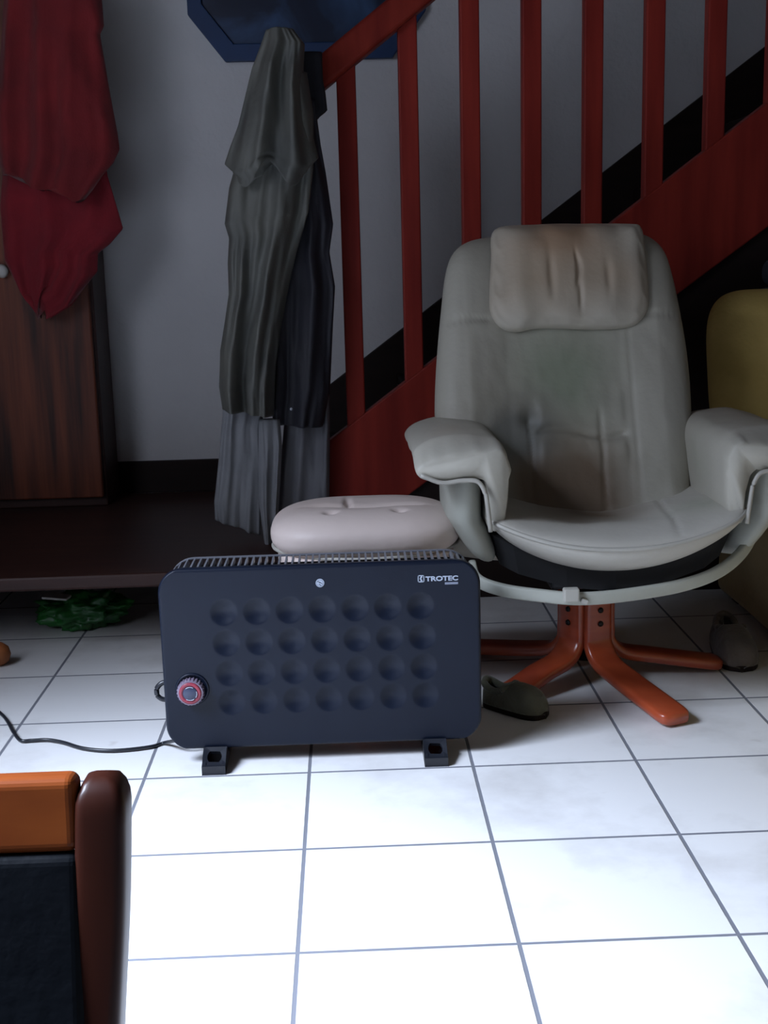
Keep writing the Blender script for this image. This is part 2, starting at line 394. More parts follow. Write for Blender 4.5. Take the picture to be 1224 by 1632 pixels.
L.new(tc.outputs['Object'], nz.inputs['Vector']); cr = N.new('ShaderNodeValToRGB'); e = cr.color_ramp.elements
e[0].position = .3; e[0].color = (.006, .012, .035, 1); e[1].position = .72; e[1].color = (.05, .11, .24, 1); x_ = cr.color_ramp.elements.new(.5); x_.color = (.010, .020, .05, 1)
L.new(nz.outputs['Fac'], cr.inputs[0]); L.new(cr.outputs[0], b.inputs['Base Color']); b.inputs['Roughness'].default_value = .35
bm = bmesh.new(); prism(bm, octa(.314, YW-.018, 1.568, 2.189, .115), (0, .012, 0)); obj('painting', bm, m, pt, smooth=False)

# ------------------------------------------------------------------ wardrobe
wd = thing('wardrobe', (-1.1, 2.3, .2), 'tall brown wooden wardrobe standing on the landing at the left edge', 'wardrobe')
box2('body', (-1.56, 2.22, .2), (-.652, YW-.02, 2.1), 'darkwood', wd, bevel=.004)
for x0, x1 in ((-1.55, -1.11), (-1.10, -.66)):
    d = bmesh.new(); box(d, ((x0+x1)/2, 2.208, 1.15), (x1-x0, .02, 1.84))
    do = obj('door', d, 'wardrobe', wd, smooth=False, bevel=.005)
v = at(1, 432, 2.17); kb = bmesh.new(); lathe(kb, [(0, .03), (.012, .03), (.019, .022), (.02, .012), (.012, .002), (.008, 0), (.008, -.02), (0, -.02)], (v.x, 2.197, v.z), (0, -1, 0), 24)
ko = obj('knob', kb, 'white', wd); ko['label'] = 'off-white round knob'

hb = bmesh.new(); tube(hb, catmull([(-.80, 2.20, 1.80), (-.80, 2.15, 1.80), (-.80, 2.11, 1.765), (-.80, 2.09, 1.73), (-.80, 2.075, 1.75)], 6), .007, 8); box(hb, (-.80, 2.194, 1.80), (.03, .008, .09))
obj('door_hook', hb, 'metal', wd)

# ------------------------------------------------------------------ red clothes on the wardrobe
Y1 = 2.085
bm = bmesh.new()
cloth(bm, edge([(10, -60), (4, 20), (0, 100), (-4, 200), (2, 290), (8, 318)], Y1), edge([(150, -60), (162, 0), (166, 42), (160, 55), (170, 114), (186, 215), (189, 242), (180, 268), (165, 290), (150, 318)], Y1), Y1, .045, (.017, 4.3), seed=2, hem=lambda u: .05*abs(u-.55)+.01*math.sin(u*7))
tag(obj('red_shirt', bm, 'red'), 'dark red shirt hanging outermost on the wardrobe at the upper left', 'shirt')
Y2 = 2.15
bm = bmesh.new()
cloth(bm, edge([(20, 120), (4, 260), (0, 330), (8, 420), (30, 470), (55, 486)], Y2), edge([(150, 120), (172, 280), (184, 320), (197, 364), (176, 388), (157, 402), (156, 430), (120, 470), (80, 486)], Y2), Y2, .03, (.011, 4), seed=7, hem=lambda u: .04*math.sin(u*5+1))
tag(obj('red_cloth', bm, 'red2'), 'crimson red cloth hanging beneath the dark red shirt, reaching lower down the wardrobe', 'clothing')

# ------------------------------------------------------------------ clothes on the newel post
Yc = 1.60
bm = bmesh.new()
cloth(bm, edge([(352, 560), (356, 620), (355, 660), (350, 720), (342, 806)], Yc+.06), edge([(440, 560), (432, 620), (416, 680), (420, 740), (414, 838)], Yc+.06), Yc+.06, .022, (.014, 1.4), nz=70, seed=4, hem=lambda u: -.022*u)
bm2 = bm
cloth(bm2, edge([(412, 668), (412, 710), (413, 800), (424, 884)], Yc+.03), edge([(446, 668), (450, 710), (446, 780), (440, 884)], Yc+.03), Yc+.03, .018, (.008, 1.6), nz=60, seed=9)
tr = obj('grey_trousers', bm2, 'greycloth'); tag(tr, 'light grey trousers hanging lowest under the olive coat on the newel post', 'trousers')
bm = bmesh.new()
cloth(bm, edge([(462, 600), (452, 680), (444, 780), (438, 870)], Yc+.085), edge([(524, 600), (526, 680), (525, 780), (524, 870)], Yc+.085), Yc+.085, .018, (.012, 2.), seed=15, nz=80)
o = obj('grey_scarf', bm, 'greycloth2'); tag(o, 'dark grey cloth hanging lowest right below the black jacket', 'cloth')
bm = bmesh.new()
cloth(bm, edge([(450, 160), (440, 300), (440, 400), (436, 500), (434, 664)], Yc+.035), edge([(503, 160), (505, 185), (511, 230), (519, 274), (531, 357), (525, 402), (534, 457), (530, 530), (526, 620), (514, 678)], Yc+.035), Yc+.052, .032, (.014, 2.), seed=31, ph=2, nz=130, n=110, hem=lambda u: -.006*u)
o = thing('black_jacket', (0, Yc+.03, .6), 'black jacket hanging between the olive coat and the handrail newel post', 'jacket')
obj('jacket_body', bm, 'blackjacket', o)
bm = bmesh.new(); v = at(464, 652, Yc-.012); lathe(bm, [(0, .003), (.0035, .003), (.0035, 0), (0, 0)], (v.x, Yc-.008, v.z), (0, -1, 0), 12); obj('button', bm, 'silver', o)
ct = thing('olive_coat', (-.03, Yc, .5), 'olive grey long coat hung over the end of the handrail', 'coat')
bm = bmesh.new()
cloth(bm, edge([(408, 120), (385, 230), (366, 300), (359, 357), (366, 380), (364, 420), (366, 469), (352, 561), (351, 620), (356, 655)], Yc), edge([(490, 120), (500, 183), (500, 270), (492, 340), (474, 400), (462, 450), (448, 520), (440, 580), (436, 655)], Yc), Yc-.02, .045, (.026, 1.7), seed=11, ph=1, nz=150, n=130, hem=lambda u: -.012*u)
obj('coat_body', bm, 'olive', ct)
bm = bmesh.new()
cloth(bm, edge([(424, 52), (412, 85), (402, 110), (392, 150), (380, 200), (366, 240), (358, 266), (371, 274)], Yc-.03), edge([(470, 52), (486, 72), (484, 110), (484, 140), (490, 175), (498, 215), (508, 255), (489, 278)], Yc-.03), Yc-.045, .05, (.02, 2.6), seed=21, nz=90, n=110, hem=lambda u: .03*math.cos(u*5))
obj('coat_cape', bm, 'olive', ct)
bm = bmesh.new()
cloth(bm, edge([(470, 86), (474, 130), (480, 192)], Yc+.075), edge([(515, 130), (519, 150), (522, 178), (507, 190)], Yc+.075), Yc+.06, .02, (.004, 2), nz=30, seed=5)
o = None
bmc = bmesh.new(); pth = [(-.036, Yc-.02, 1.37), (-.036, Yc-.015, 1.40), (-.036, Yc-.0, 1.43), (-.036, Yc+.02, 1.44), (-.034, Yc+.09, 1.44), (-.034, Yc+.15, 1.43), (-.036, Yc+.20, 1.40), (-.036, Yc+.215, 1.33), (-.036, Yc+.21, 1.24)]
tube(bmc, catmull(pth, 7), lambda f: .85+.15*math.sin(f*9), 24, flat=(.036, .013, (.0, .0, 1)))
obj('coat_collar', bmc, 'olive', ct)
o = obj('dark_scarf', bm, 'blackcloth'); tag(o, 'black cloth tucked under the handrail end behind the olive coat', 'cloth')

# ------------------------------------------------------------------ heater
HY = .655           # plane of the front panel
ht = thing('panel_heater', (.03, HY+.05, 0), 'black dimpled electric panel heater standing on the white tiles', 'heater')
hc = [at(x, y, HY) for x, y in ((256, 905), (762, 893), (268, 1188), (768, 1178))]
HX0, HX1 = at(257, 1040, HY).x, at(767, 1040, HY).x
HZ1 = (at(400, 902, HY).z+at(650, 897, HY).z)/2; HZ0 = (at(400, 1190, HY).z+at(650, 1184, HY).z)/2
HX, HZ, HW, HH = (HX0+HX1)/2, (HZ0+HZ1)/2, HX1-HX0, HZ1-HZ0
cr_ = .046
dx0, dz0 = at(356, 972, HY), at(670, 968, HY)
dimp = []
for r in range(4):
    zc = at(512, (971, 1020, 1068, 1114)[r], HY).z
    for c in range(7):
        xc = dx0.x+(dz0.x-dx0.x)*c/6+.002*r
        dimp.append((xc, zc))
bm = bmesh.new(); NX, NZ = 300, 170; V = []
for j in range(NZ+1):
    z = -HH/2+HH*j/NZ; ez = max(0, abs(z)-(HH/2-cr_)); hw = HW/2-cr_+math.sqrt(max(0, cr_**2-ez**2)) if ez > 0 else HW/2
    row = []
    for i in range(NX+1):
        x = hw*(-1+2*i/NX); d = 0
        for xc, zc in dimp:
            r2 = ((x+HX-xc)**2+(z+HZ-zc)**2)/.0185**2
            if r2 < 1.9: d += .0065*max(0, (1-r2/1.9))**1.4
        # rolled edge
        ed = min(hw-abs(x), HH/2-abs(z))
        if ed < .006: d += .006-math.sqrt(max(0, .006**2-(.006-ed)**2))
        row.append(bm.verts.new((HX+x, HY+d, HZ+z)))
    V.append(row)
for j in range(NZ):
    for i in range(NX): bm.faces.new((V[j][i], V[j][i+1], V[j+1][i+1], V[j+1][i]))
rim = [V[0][i] for i in range(NX)]+[V[j][NX] for j in range(NZ)]+[V[NZ][i] for i in range(NX, 0, -1)]+[V[j][0] for j in range(NZ, 0, -1)]
bk = [bm.verts.new(v.co+Vector((0, .014-(v.co.y-HY), 0))) for v in rim]
for k in range(len(rim)): k2 = (k+1) % len(rim); bm.faces.new((rim[k], rim[k2], bk[k2], bk[k]))
bm.faces.new(bk[::-1])
obj('front_panel', bm, 'heater', ht)
# rear housing
D = .095
bm = bmesh.new(); prism(bm, [(HX+a, HY+.015, HZ-.004+b) for a, b in roundrect(HW-.03, HH-.022, .04, 8)], (0, D-.017, 0))
obj('housing', bm, 'void', ht, smooth=False, bevel=.003)
# top grille: frame band with slats following rounded ends
def band(inset, u):  # path along the top: from left side round the shoulder to right
    pass
gz = HZ+HH/2-.004; gx0, gx1 = HX-HW/2+.012, HX+HW/2-.012
path = []
for k in range(9): a = R(180-90*k/8); path.append((gx0+cr_+cr_*math.cos(a), gz-cr_+cr_*math.sin(a)))
nst = 60
for k in range(1, nst): path.append((gx0+cr_+(gx1-gx0-2*cr_)*k/nst, gz))
for k in range(9): a = R(90-90*k/8); path.append((gx1-cr_+cr_*math.cos(a), gz-cr_+cr_*math.sin(a)))
bm = bmesh.new()
def strip(bm, y0, y1, dz, th):
    P = [Vector((x, (y0+y1)/2, z+dz)) for x, z in path]
    tube(bm, P, 1, 8, flat=((y1-y0)/2, th/2, (0, 0, 1)))
strip(bm, HY+D-.006, HY+D, .002, .004)
# ribs
L_ = [0]
for a, b in zip(path, path[1:]): L_.append(L_[-1]+math.dist(a, b))
nr = 50
for k in range(1, nr):
    s = L_[-1]*k/nr; j = max(i for i in range(len(L_)) if L_[i] <= s); j = min(j, len(path)-2)
    f = (s-L_[j])/(L_[j+1]-L_[j]); x = path[j][0]+(path[j+1][0]-path[j][0])*f; z = path[j][1]+(path[j+1][1]-path[j][1])*f
    an = math.atan2(path[j+1][1]-path[j][1], path[j+1][0]-path[j][0])
    box(bm, (x, HY+.015+(D-.022)/2, z-.002), (.0034, D-.022, .009), Matrix.Rotation(-an, 3, 'Y'))
obj('top_grille', bm, 'grille', ht, smooth=False)
# badge
v = at(510, 929, HY)
bm = bmesh.new(); lathe(bm, [(0, .0012), (.0078, .0012), (.0078, 0), (0, 0)], (v.x, HY, v.z), (0, -1, 0), 32)
bd = obj('round_badge', bm, 'print', ht, smooth=False)
bm = bmesh.new(); 
for i, (ax, az, ln) in enumerate(((-.0018, .0018, .005), (.0018, .0002, .006), (-.0004, -.003, .005))): box(bm, (v.x+ax, HY-.0014, v.z+az), (ln, .0006, .0009), Matrix.Rotation(R(35), 3, 'Y'))
lathe(bm, [(.0058, .0016), (.0062, .0016), (.0062, .001), (.0058, .001), (.0058, .0016)], (v.x, HY, v.z), (0, -1, 0), 32)
g = obj('badge_mark', bm, 'heater', bd, smooth=False); g.location = (0, 0, 0)
# lettering
def lettering(txt, x0, x1, z0, z1, y, m, name, parent):
    cu = bpy.data.curves.new('t', 'FONT'); cu.body = txt; cu.extrude = .02; cu.offset = .035; cu.size = 1
    to = bpy.data.objects.new('t', cu); C.objects.link(to); bpy.context.view_layer.update()
    me = bpy.data.meshes.new_from_object(to.evaluated_get(bpy.context.evaluated_depsgraph_get())); bpy.data.objects.remove(to)
    xs = [v.co.x for v in me.vertices]; ys = [v.co.y for v in me.vertices]
    for q in me.vertices:
        q.co = ((x0+(q.co.x-min(xs))/(max(xs)-min(xs))*(x1-x0)), y-q.co.z*.03, z0+(q.co.y-min(ys))/(max(ys)-min(ys))*(z1-z0))
    me.materials.clear(); me.materials.append(M_[m]); me.name = name
    o = bpy.data.objects.new(name, me); C.objects.link(o); o.parent = parent; o.location = -parent.location
    return o
def pz(px, py): return at(px, py, HY)
a, b = pz(678, 925.3), pz(730, 917.2)
lettering('TROTEC', a.x, b.x, (pz(704, 925.6).z), (pz(704, 917.8).z), HY-.0004, 'print', 'brand_lettering', ht)
a, b = pz(666, 928), pz(676, 916.5)
bm = bmesh.new(); w_ = b.x-a.x; h_ = b.z-a.z; cx, cz = (a.x+b.x)/2, (a.z+b.z)/2
for sx in (-1, 1): box(bm, (cx+sx*w_*.44, HY-.0004, cz), (w_*.12, .0008, h_))
for sz in (-1, 1): box(bm, (cx, HY-.0004, cz+sz*h_*.44), (w_, .0008, h_*.12))
for s in (-1, 1): box(bm, (cx+.0002, HY-.0004, cz+s*h_*.17), (w_*.26, .0008, h_*.42), Matrix.Rotation(s*R(28), 3, 'Y'))
obj('brand_emblem', bm, 'print', ht, smooth=False)
a, b = pz(709, 931.5), pz(730, 927.3)
bm = bmesh.new(); box(bm, ((a.x+b.x)/2, HY-.0003, (a.z+b.z)/2), (b.x-a.x, .0006, (b.z-a.z)))
obj('model_line', bm, 'print2', ht, smooth=False)
# knob
v = at(305, 1100, HY); ky = Vector((0, -1, 0)); kx, kz = v.x, v.z
bm = bmesh.new(); lathe(bm, [(.0, .0005), (.026, .0005), (.0275, .003), (.030, .003), (.0315, 0), (.0, -.002)], (kx+.002, HY, kz+.002), ky, 48)
obj('knob_recess', bm, 'heater', ht)
bm = bmesh.new(); ns = 96; R1 = .0255
prof = [(.0, .001), (1, .001), (1, .013), (.9, .017), (.80, .0175)]
rings = []
for r, h in prof[1:]:
    rings.append([bm.verts.new((kx+math.cos(2*math.pi*k/ns)*(R1*r-(.0016 if (k//2) % 2 and r > .95 else 0)), HY-h, kz+math.sin(2*math.pi*k/ns)*(R1*r-(.0016 if (k//2) % 2 and r > .95 else 0)))) for k in range(ns)])
for A, Bb in zip(rings, rings[1:]):
    for k in range(ns): bm.faces.new((A[k], A[(k+1) % ns], Bb[(k+1) % ns], Bb[k]))
bm.faces.new(rings[0]); bm.faces.new(rings[-1])
kn = obj('control_knob', bm, 'knobclear', ht, smooth=False)
bm = bmesh.new(); lathe(bm, [(.0135, .0178), (.0140, .0195), (.019, .0195), (.0208, .0176), (.0135, .0178)], (kx, HY, kz), ky, 48)
o = obj('knob_ring', bm, 'knobred', kn); o.location = (0, 0, 0); o['label'] = 'dull red ring'
bm = bmesh.new(); lathe(bm, [(0, .0205), (.012, .0205), (.0137, .019), (.0137, .0175), (0, .0175)], (kx, HY, kz), ky, 40)
o = obj('knob_cap', bm, 'knobface', kn); o.location = (0, 0, 0)
bm = bmesh.new()
for a0, a1 in ((60, 125), (235, 305), (-35, 20)):
    tube(bm, [Vector((kx+.0125*math.cos(R(a)), HY-.0207, kz+.0125*math.sin(R(a)))) for a in [a0+(a1-a0)*k/10 for k in range(11)]], .0007, 6)
o = obj('knob_scale', bm, 'silver', kn); o.location = (0, 0, 0)
# feet
def foot(px, name='foot'):
    v = at(px, 1215, HY-.02); fx = v.x; bm = bmesh.new(); y0, y1 = HY-.05, HY+.12; W = .0215
    zt = HZ0+.004
    P = [(y0, .0), (y1, .0), (y1, .012), (HY+.07, zt), (HY+.002, zt), (HY-.012, zt-.006), (y0+.004, .018)]
    for s in (-1, 1):                                    # side plates with a window
        hole = [(HY+.03+.022*math.cos(R(a)), .026+.012*math.sin(R(a))) for a in range(0, 360, 24)]
        # plate = strips above, below, before, behind the hole
        x = fx+s*(W-.0035)
        outer = resample([Vector((0, a, b)) for a, b in P], 60)
        c = Vector((0, HY+.03, .026)); ins = []
        for q in outer:
            dd = (q-c); an = math.atan2(dd.z/.012, dd.y/.022); ins.append(Vector((0, c.y+.022*math.cos(an), c.z+.012*math.sin(an))))
        A = [[bm.verts.new((x+dx, q.y, q.z)) for q in L] for L, dx in ((outer, -.0035), (outer, .0035), (ins, .0035), (ins, -.0035))]
        for a_, b_ in ((0, 1), (1, 2), (2, 3), (3, 0)):
            for k in range(60): bm.faces.new((A[a_][k], A[a_][(k+1) % 60], A[b_][(k+1) % 60], A[b_][k]))
    # front sloping ring with oval opening
    nn = 48; f0 = Vector((fx, y0+.002, .009)); f1 = Vector((fx, HY-.004, zt-.002)); vv = (f1-f0); 
    out = resample([Vector((a, b, 0)) for a, b in roundrect(2*W, 1, .35*W, 6)], nn)
    def cor(u, t): return f0+vv*t+Vector((u, 0, 0))
    nrm = Vector((0, -vv.z, vv.y)).normalized()
    O = [cor(math.copysign(min(abs(q.x), W), q.x), .5+q.y) for q in out]
    I = [cor(math.cos(a)*W*.62, .56+math.sin(a)*.34) for a in [math.atan2(q.y/1, q.x/W*.5) for q in out]]
    A = [[bm.verts.new(q+nrm*d) for q in Lq] for Lq, d in ((O, 0), (O, .006), (I, .004), (I, -.004))]
    for a_, b_ in ((0, 1), (1, 2), (2, 3), (3, 0)):
        for k in range(nn): bm.faces.new((A[a_][k], A[a_][(k+1) % nn], A[b_][(k+1) % nn], A[b_][k]))
    box(bm, (fx, y0+.008, .0085), (2*W, .018, .017)); box(bm, (fx, (y0+y1)/2, .002), (2*W-.004, y1-y0-.01, .004)); box(bm, (fx, HY+.035, zt+.003), (2*W-.01, .06, .014))
    return obj(name, bm, 'plastic', ht, smooth=False, bevel=.0015, angle=50)
foot(343); foot(694)
# side cord clip
v = at(256, 1105, HY+.05)
bm = bmesh.new(); tube(bm, catmull([(v.x+.02, HY+.05, v.z+.022), (v.x+.004, HY+.05, v.z+.02), (v.x-.006, HY+.05, v.z+.010), (v.x-.006, HY+.05, v.z-.004), (v.x+.004, HY+.05, v.z-.012), (v.x+.02, HY+.05, v.z-.012)], 5), .005, 8)
obj('cord_clip', bm, 'plastic', ht)
# power cord on the floor
cp = [Vector((HX0+.03, HY+.06, .045)), Vector((HX0+.012, HY+.055, .03))]
cp += [flr(x, y, .005) for x, y in ((262, 1184), (240, 1190), (200, 1195), (165, 1196), (130, 1192), (100, 1183), (75, 1179), (50, 1180), (33, 1180), (22, 1168), (12, 1150), (2, 1138), (-15, 1128), (-60, 1120), (-200, 1110), (-330, 1090))]
bm = bmesh.new(); tube(bm, catmull(cp, 8), .0036, 8)
obj('power_cord', bm, 'plastic', ht)

# ------------------------------------------------------------------ ottoman
OY = 1.0
ot = thing('ottoman', (.13, OY, 0), 'cream leather footstool with a tufted top behind the black heater', 'footstool')
oc = Vector((at(582, 840, OY).x, OY, .335)); ow = (at(733, 850, OY).x-at(434, 835, OY).x)/2
oz = at(585, 800, OY).z-.006
def gs(x, s): return math.exp(-(x/s)**2)
def otop(a, b, t):
    d = .052
    d -= .012*gs(a+.035, .006)*gs(b-.03, .035)          # vertical crease
    d -= .010*gs(b-.0+.05*a, .012)*(1 if abs(a) < .09 else math.exp(-((abs(a)-.09)/.03)**2))
    for ax in (-.07, .07): d -= .012*gs(a-ax, .012)*gs(b+.075, .012)
    d -= .01*gs(a, .09)*gs(b, .06)
    return d
bm = bmesh.new(); outl = [(.205*math.copysign(abs(math.cos(t))**.62, math.cos(t)), .165*math.copysign(abs(math.sin(t))**.62, math.sin(t))) for t in [2*math.pi*k/96 for k in range(96)]]
rimo = cushion(bm, [(a*ow/.205, b) for a, b in outl], lambda a, b, d: Vector((oc.x+a, OY+b, oz-.045+d)), otop, lambda a, b, t: .055, p=3.0, q=2.3)
lo = leather('footstool_cream_leather', (.68, .57, .52), [((oc.x-.1, OY, oz), (.14, .1, .1), (.50, .38, .32), .35)])
obj('cushion', bm, lo, ot)
bm = bmesh.new(); tube(bm, catmull([(oc.x+math.cos(t)*ow*.985*1.0, OY+math.sin(t)*.16, oz-.078+.0*math.cos(t)) for t in [2*math.pi*k/36 for k in range(36)]], 2, True), .004, 8, True)
obj('piping', bm, 'piping', ot)
bm = bmesh.new(); prism(bm, [(oc.x+a*ow/.205*.93, OY+b*.93, oz-.125) for a, b in outl], (0, 0, .045)); obj('seat_pan', bm, lo, ot, smooth=False, bevel=.01, seg=4)
bm = bmesh.new(); lathe(bm, [(0, .05), (.03, .05), (.03, oz-.12), (0, oz-.12)], (oc.x, OY, 0)); obj('column', bm, 'metal', ot)
def bent_leg(hub, ang, rr, top, parent, wv=.030, rv=.035):
    d = Vector((math.cos(R(ang)), math.sin(R(ang)), 0)); h = Vector(hub)
    P = catmull([h+d*rv+Vector((0, 0, top)), h+d*rv+Vector((0, 0, top*.6)), h+d*(rv+.004)+Vector((0, 0, .085)), h+d*(rv+.035)+Vector((0, 0, .055)), h+d*(rv+.10)+Vector((0, 0, .042)), h+d*(rr*.8)+Vector((0, 0, .026)), h+d*rr+Vector((0, 0, .0165))], 7)
    side = d.cross(Vector((0, 0, 1))); bm = bmesh.new(); rings = []; n = len(P)
    for i, p in enumerate(P):
        t = (P[min(i+1, n-1)]-P[max(i-1, 0)]).normalized(); nn = side.cross(t).normalized(); f = i/(n-1)
        wd_ = wv*(1+.15*f); th = .0125 if i < n-1 else .011
        wd_ *= (1 if i < n-3 else (.97, .9, .72)[i-(n-3)])
        ring = []
        for k in range(16):
            a = 2*math.pi*k/16; c, s = math.cos(a), math.sin(a)
            ring.append(bm.verts.new(p+side*math.copysign(abs(c)**.45, c)*wd_+nn*math.copysign(abs(s)**.45, s)*th))
        rings.append(ring)
    for A, Bb in zip(rings, rings[1:]):
        for k in range(16): bm.faces.new((A[k], A[(k+1) % 16], Bb[(k+1) % 16], Bb[k]))
    bm.faces.new(rings[0]); bm.faces.new(rings[-1][::-1])
    return obj('leg', bm, 'orangewood', parent), d, h
for a in (20, 110, 200, 290): bent_leg((oc.x, OY, 0), a, .19, .18, ot, .022, .03)

# ------------------------------------------------------------------ recliner
HUB = Vector((.60, 1.075, 0))
rc = thing('recliner_chair', HUB, 'cream leather swivel recliner with stained headrest on a red wooden star base', 'armchair')
PO = Vector((.575, 1.05, .36)); PV = Vector((0, .40, .917)).normalized(); PN = Vector((0, -PV.z, PV.y))
def bl(px, py):
    p = hit(px, py, PO, PN)-PO; return (p.x, p.dot(PV))
back_out = [bl(*p) for p in ((722, 880), (708, 800), (698, 720), (694, 650), (697, 570), (704, 490), (711, 430), (722, 398), (742, 380), (772, 370), (830, 362), (890, 359), (960, 358), (1010, 362), (1040, 372), (1062, 395), (1074, 430), (1086, 485), (1097, 550), (1104, 620), (1106, 700), (1104, 780), (1090, 880))]
back_out = [(p.x, p.y) for p in catmull([(a, b, 0) for a, b in back_out], 5, True)]
s1, s2 = bl(848, 760), bl(962, 760); hz = bl(900, 692)[1]; v3 = bl(1012, 700)[0]; hs = bl(760, 515)[1]; v4 = bl(770, 600)[0]
wl, wr = bl(700, 650)[0], bl(1104, 650)[0]
def btop(a, b, t):
    u = (a-(wl+wr)/2)/((wr-wl)/2)
    d = .055+.02*min(1, max(0, abs(u)-.45)/.3)                      # side wings fuller than the middle
    d -= .006*gs(a-s1[0], .005)*(1 if b < hz+.02 else gs(b-hz-.02, .03))
    d -= .006*gs(a-s2[0], .005)*(1 if b < hz+.02 else gs(b-hz-.02, .03))
    ins = gs(max(0, abs(a-(s1[0]+v3)/2)-.085), .012)
    d -= .010*gs(b-hz-.012*math.sin((a-s1[0])*28), .006)*ins
    d += .009*gs(b-hz+.045, .03)*ins+.007*gs(b-hz-.05, .035)*ins
    d -= .0025*gs(a-v3, .004)*(1 if b < hs else 0)
    d -= .006*gs(b-hs, .004)*min(1, max(0, abs(u)-.5)*8)
    d -= .012*gs(a-s1[0], .02)*gs(b-hz-.03, .02)
    d += .0025*noise.noise(Vector((a*14, b*10, 1)))+.0015*noise.noise(Vector((a*40, b*25, 4)))
    return d
def bmapf(a, b, d):
    u = (a-(wl+wr)/2)/((wr-wl)/2)
    return PO+Vector((a, 0, 0))+PV*b+PN*(d-.045+.022*max(0, abs(u)-.35)+.02*max(0, .2-b)/.2*0)
bm = bmesh.new(); rim = cushion(bm, back_out, bmapf, btop, lambda a, b, t: .05, n=240, rings=70, p=5, q=2.4)
def W(px, py): p = hit(px, py, PO, PN); return tuple(p)
BR = (.20, .145, .10); GR2 = (.19, .19, .17); GR = (.30, .33, .25); BR2 = (.40, .32, .24)
lb = leather('recliner_back_leather', CREAM, [(W(900, 775), (.20, .2, .2), BR, 3.4), (W(860, 700), (.15, .16, .13), BR, 1.7), (W(900, 600), (.2, .2, .22), GR, 1.6), (W(820, 690), (.2, .2, .12), GR2, 2.), (W(740, 660), (.08, .1, .07), BR2, .3)])
obj('backrest', bm, lb, rc)
# headrest pillow
pil = [bl(*p) for p in ((786, 374), (840, 366), (920, 364), (1000, 366), (1018, 374), (1024, 410), (1028, 450), (1030, 490), (1022, 512), (1000, 527), (940, 530), (860, 528), (820, 534), (796, 528), (781, 508), (778, 480), (781, 420))]
pil = [(p.x, p.y) for p in catmull([(a, b, 0) for a, b in pil], 6, True)]
wx = [bl(x, y) for x, y in ((912, 440), (918, 480), (872, 455), (962, 460))]
def ptop(a, b, t):
    d = .048
    d -= .010*gs(a-wx[0][0]-.02*math.sin(b*60)*.15, .005)*gs(b-wx[0][1]+.01, .035)
    d -= .007*gs(a-wx[1][0], .005)*gs(b-wx[1][1]+.01, .03)
    d -= .007*gs(a-wx[2][0], .008)*gs(b-wx[2][1], .045)
    d -= .006*gs(a-wx[3][0], .008)*gs(b-wx[3][1], .035)
    d += .004*math.sin(a*70+2)*gs(t-.8, .25)+.003*noise.noise(Vector((a*25, b*14, 9)))
    d -= .006*gs(t-.93, .05)*abs(math.sin(a*60+b*50))
    return d
bm = bmesh.new(); cushion(bm, pil, lambda a, b, d: bmapf(a, b, d)+PN*.062, ptop, lambda a, b, t: .012, n=240, rings=60, p=3, q=2.2)
lh = leather('headrest_leather', (.46, .43, .36), [(W(890, 395), (.24, .24, .13), (.36, .235, .15), 2.0), (W(850, 450), (.2, .2, .14), (.40, .31, .22), 1.8), (W(960, 450), (.2, .2, .15), (.41, .325, .24), 1.8)])
obj('headrest', bm, lh, rc)
# seat cushion
SX = .607; SYF = .755
def seatmap(a, b, d):
    return Vector((SX+a, b, .362+.052*abs(a/.25)**2.2+d*1.0))
so = catmull([(-.248, .86, 0), (-.243, .815, 0), (-.20, .785, 0), (-.10, .76, 0), (0, .752, 0), (.10, .757, 0), (.20, .775, 0), (.245, .80, 0), (.257, .85, 0), (.25, 1.0, 0), (.24, 1.14, 0), (0, 1.17, 0), (-.24, 1.14, 0), (-.245, 1.0, 0)], 7, True)
def stop(a, b, t):
    d = .030+.006*noise.noise(Vector((a*9, b*9, 2)))
    d -= .018*gs(a, .14)*gs(b-1.02, .12)
    d -= .005*gs(a-.115-.1*(b-.8), .004)
    return d
bm = bmesh.new(); rim = cushion(bm, [(p.x, p.y) for p in so], seatmap, stop, lambda a, b, t: .062*(1-.45*min(1, abs(a/.25))**2)+.004, n=200, rings=50, p=4, q=2)
ls = leather('recliner_seat_leather', (.50, .475, .42), [((SX, 1.02, .36), (.2, .16, .12), BR, 1.1), ((SX-.12, .9, .38), (.2, .1, .1), (.42, .38, .33), .5), ((SX+.2, .9, .40), (.14, .12, .1), GR, .6)])
obj('seat', bm, ls, rc)
bm = bmesh.new(); fr = [p for p in rim if p.y < .93]; fr.sort(key=lambda p: math.atan2(p.y-.95, p.x-SX) if math.atan2(p.y-.95, p.x-SX) < 1.6 else 0)
tube(bm, fr, .0045, 8); obj('seat_piping', bm, 'piping', rc)
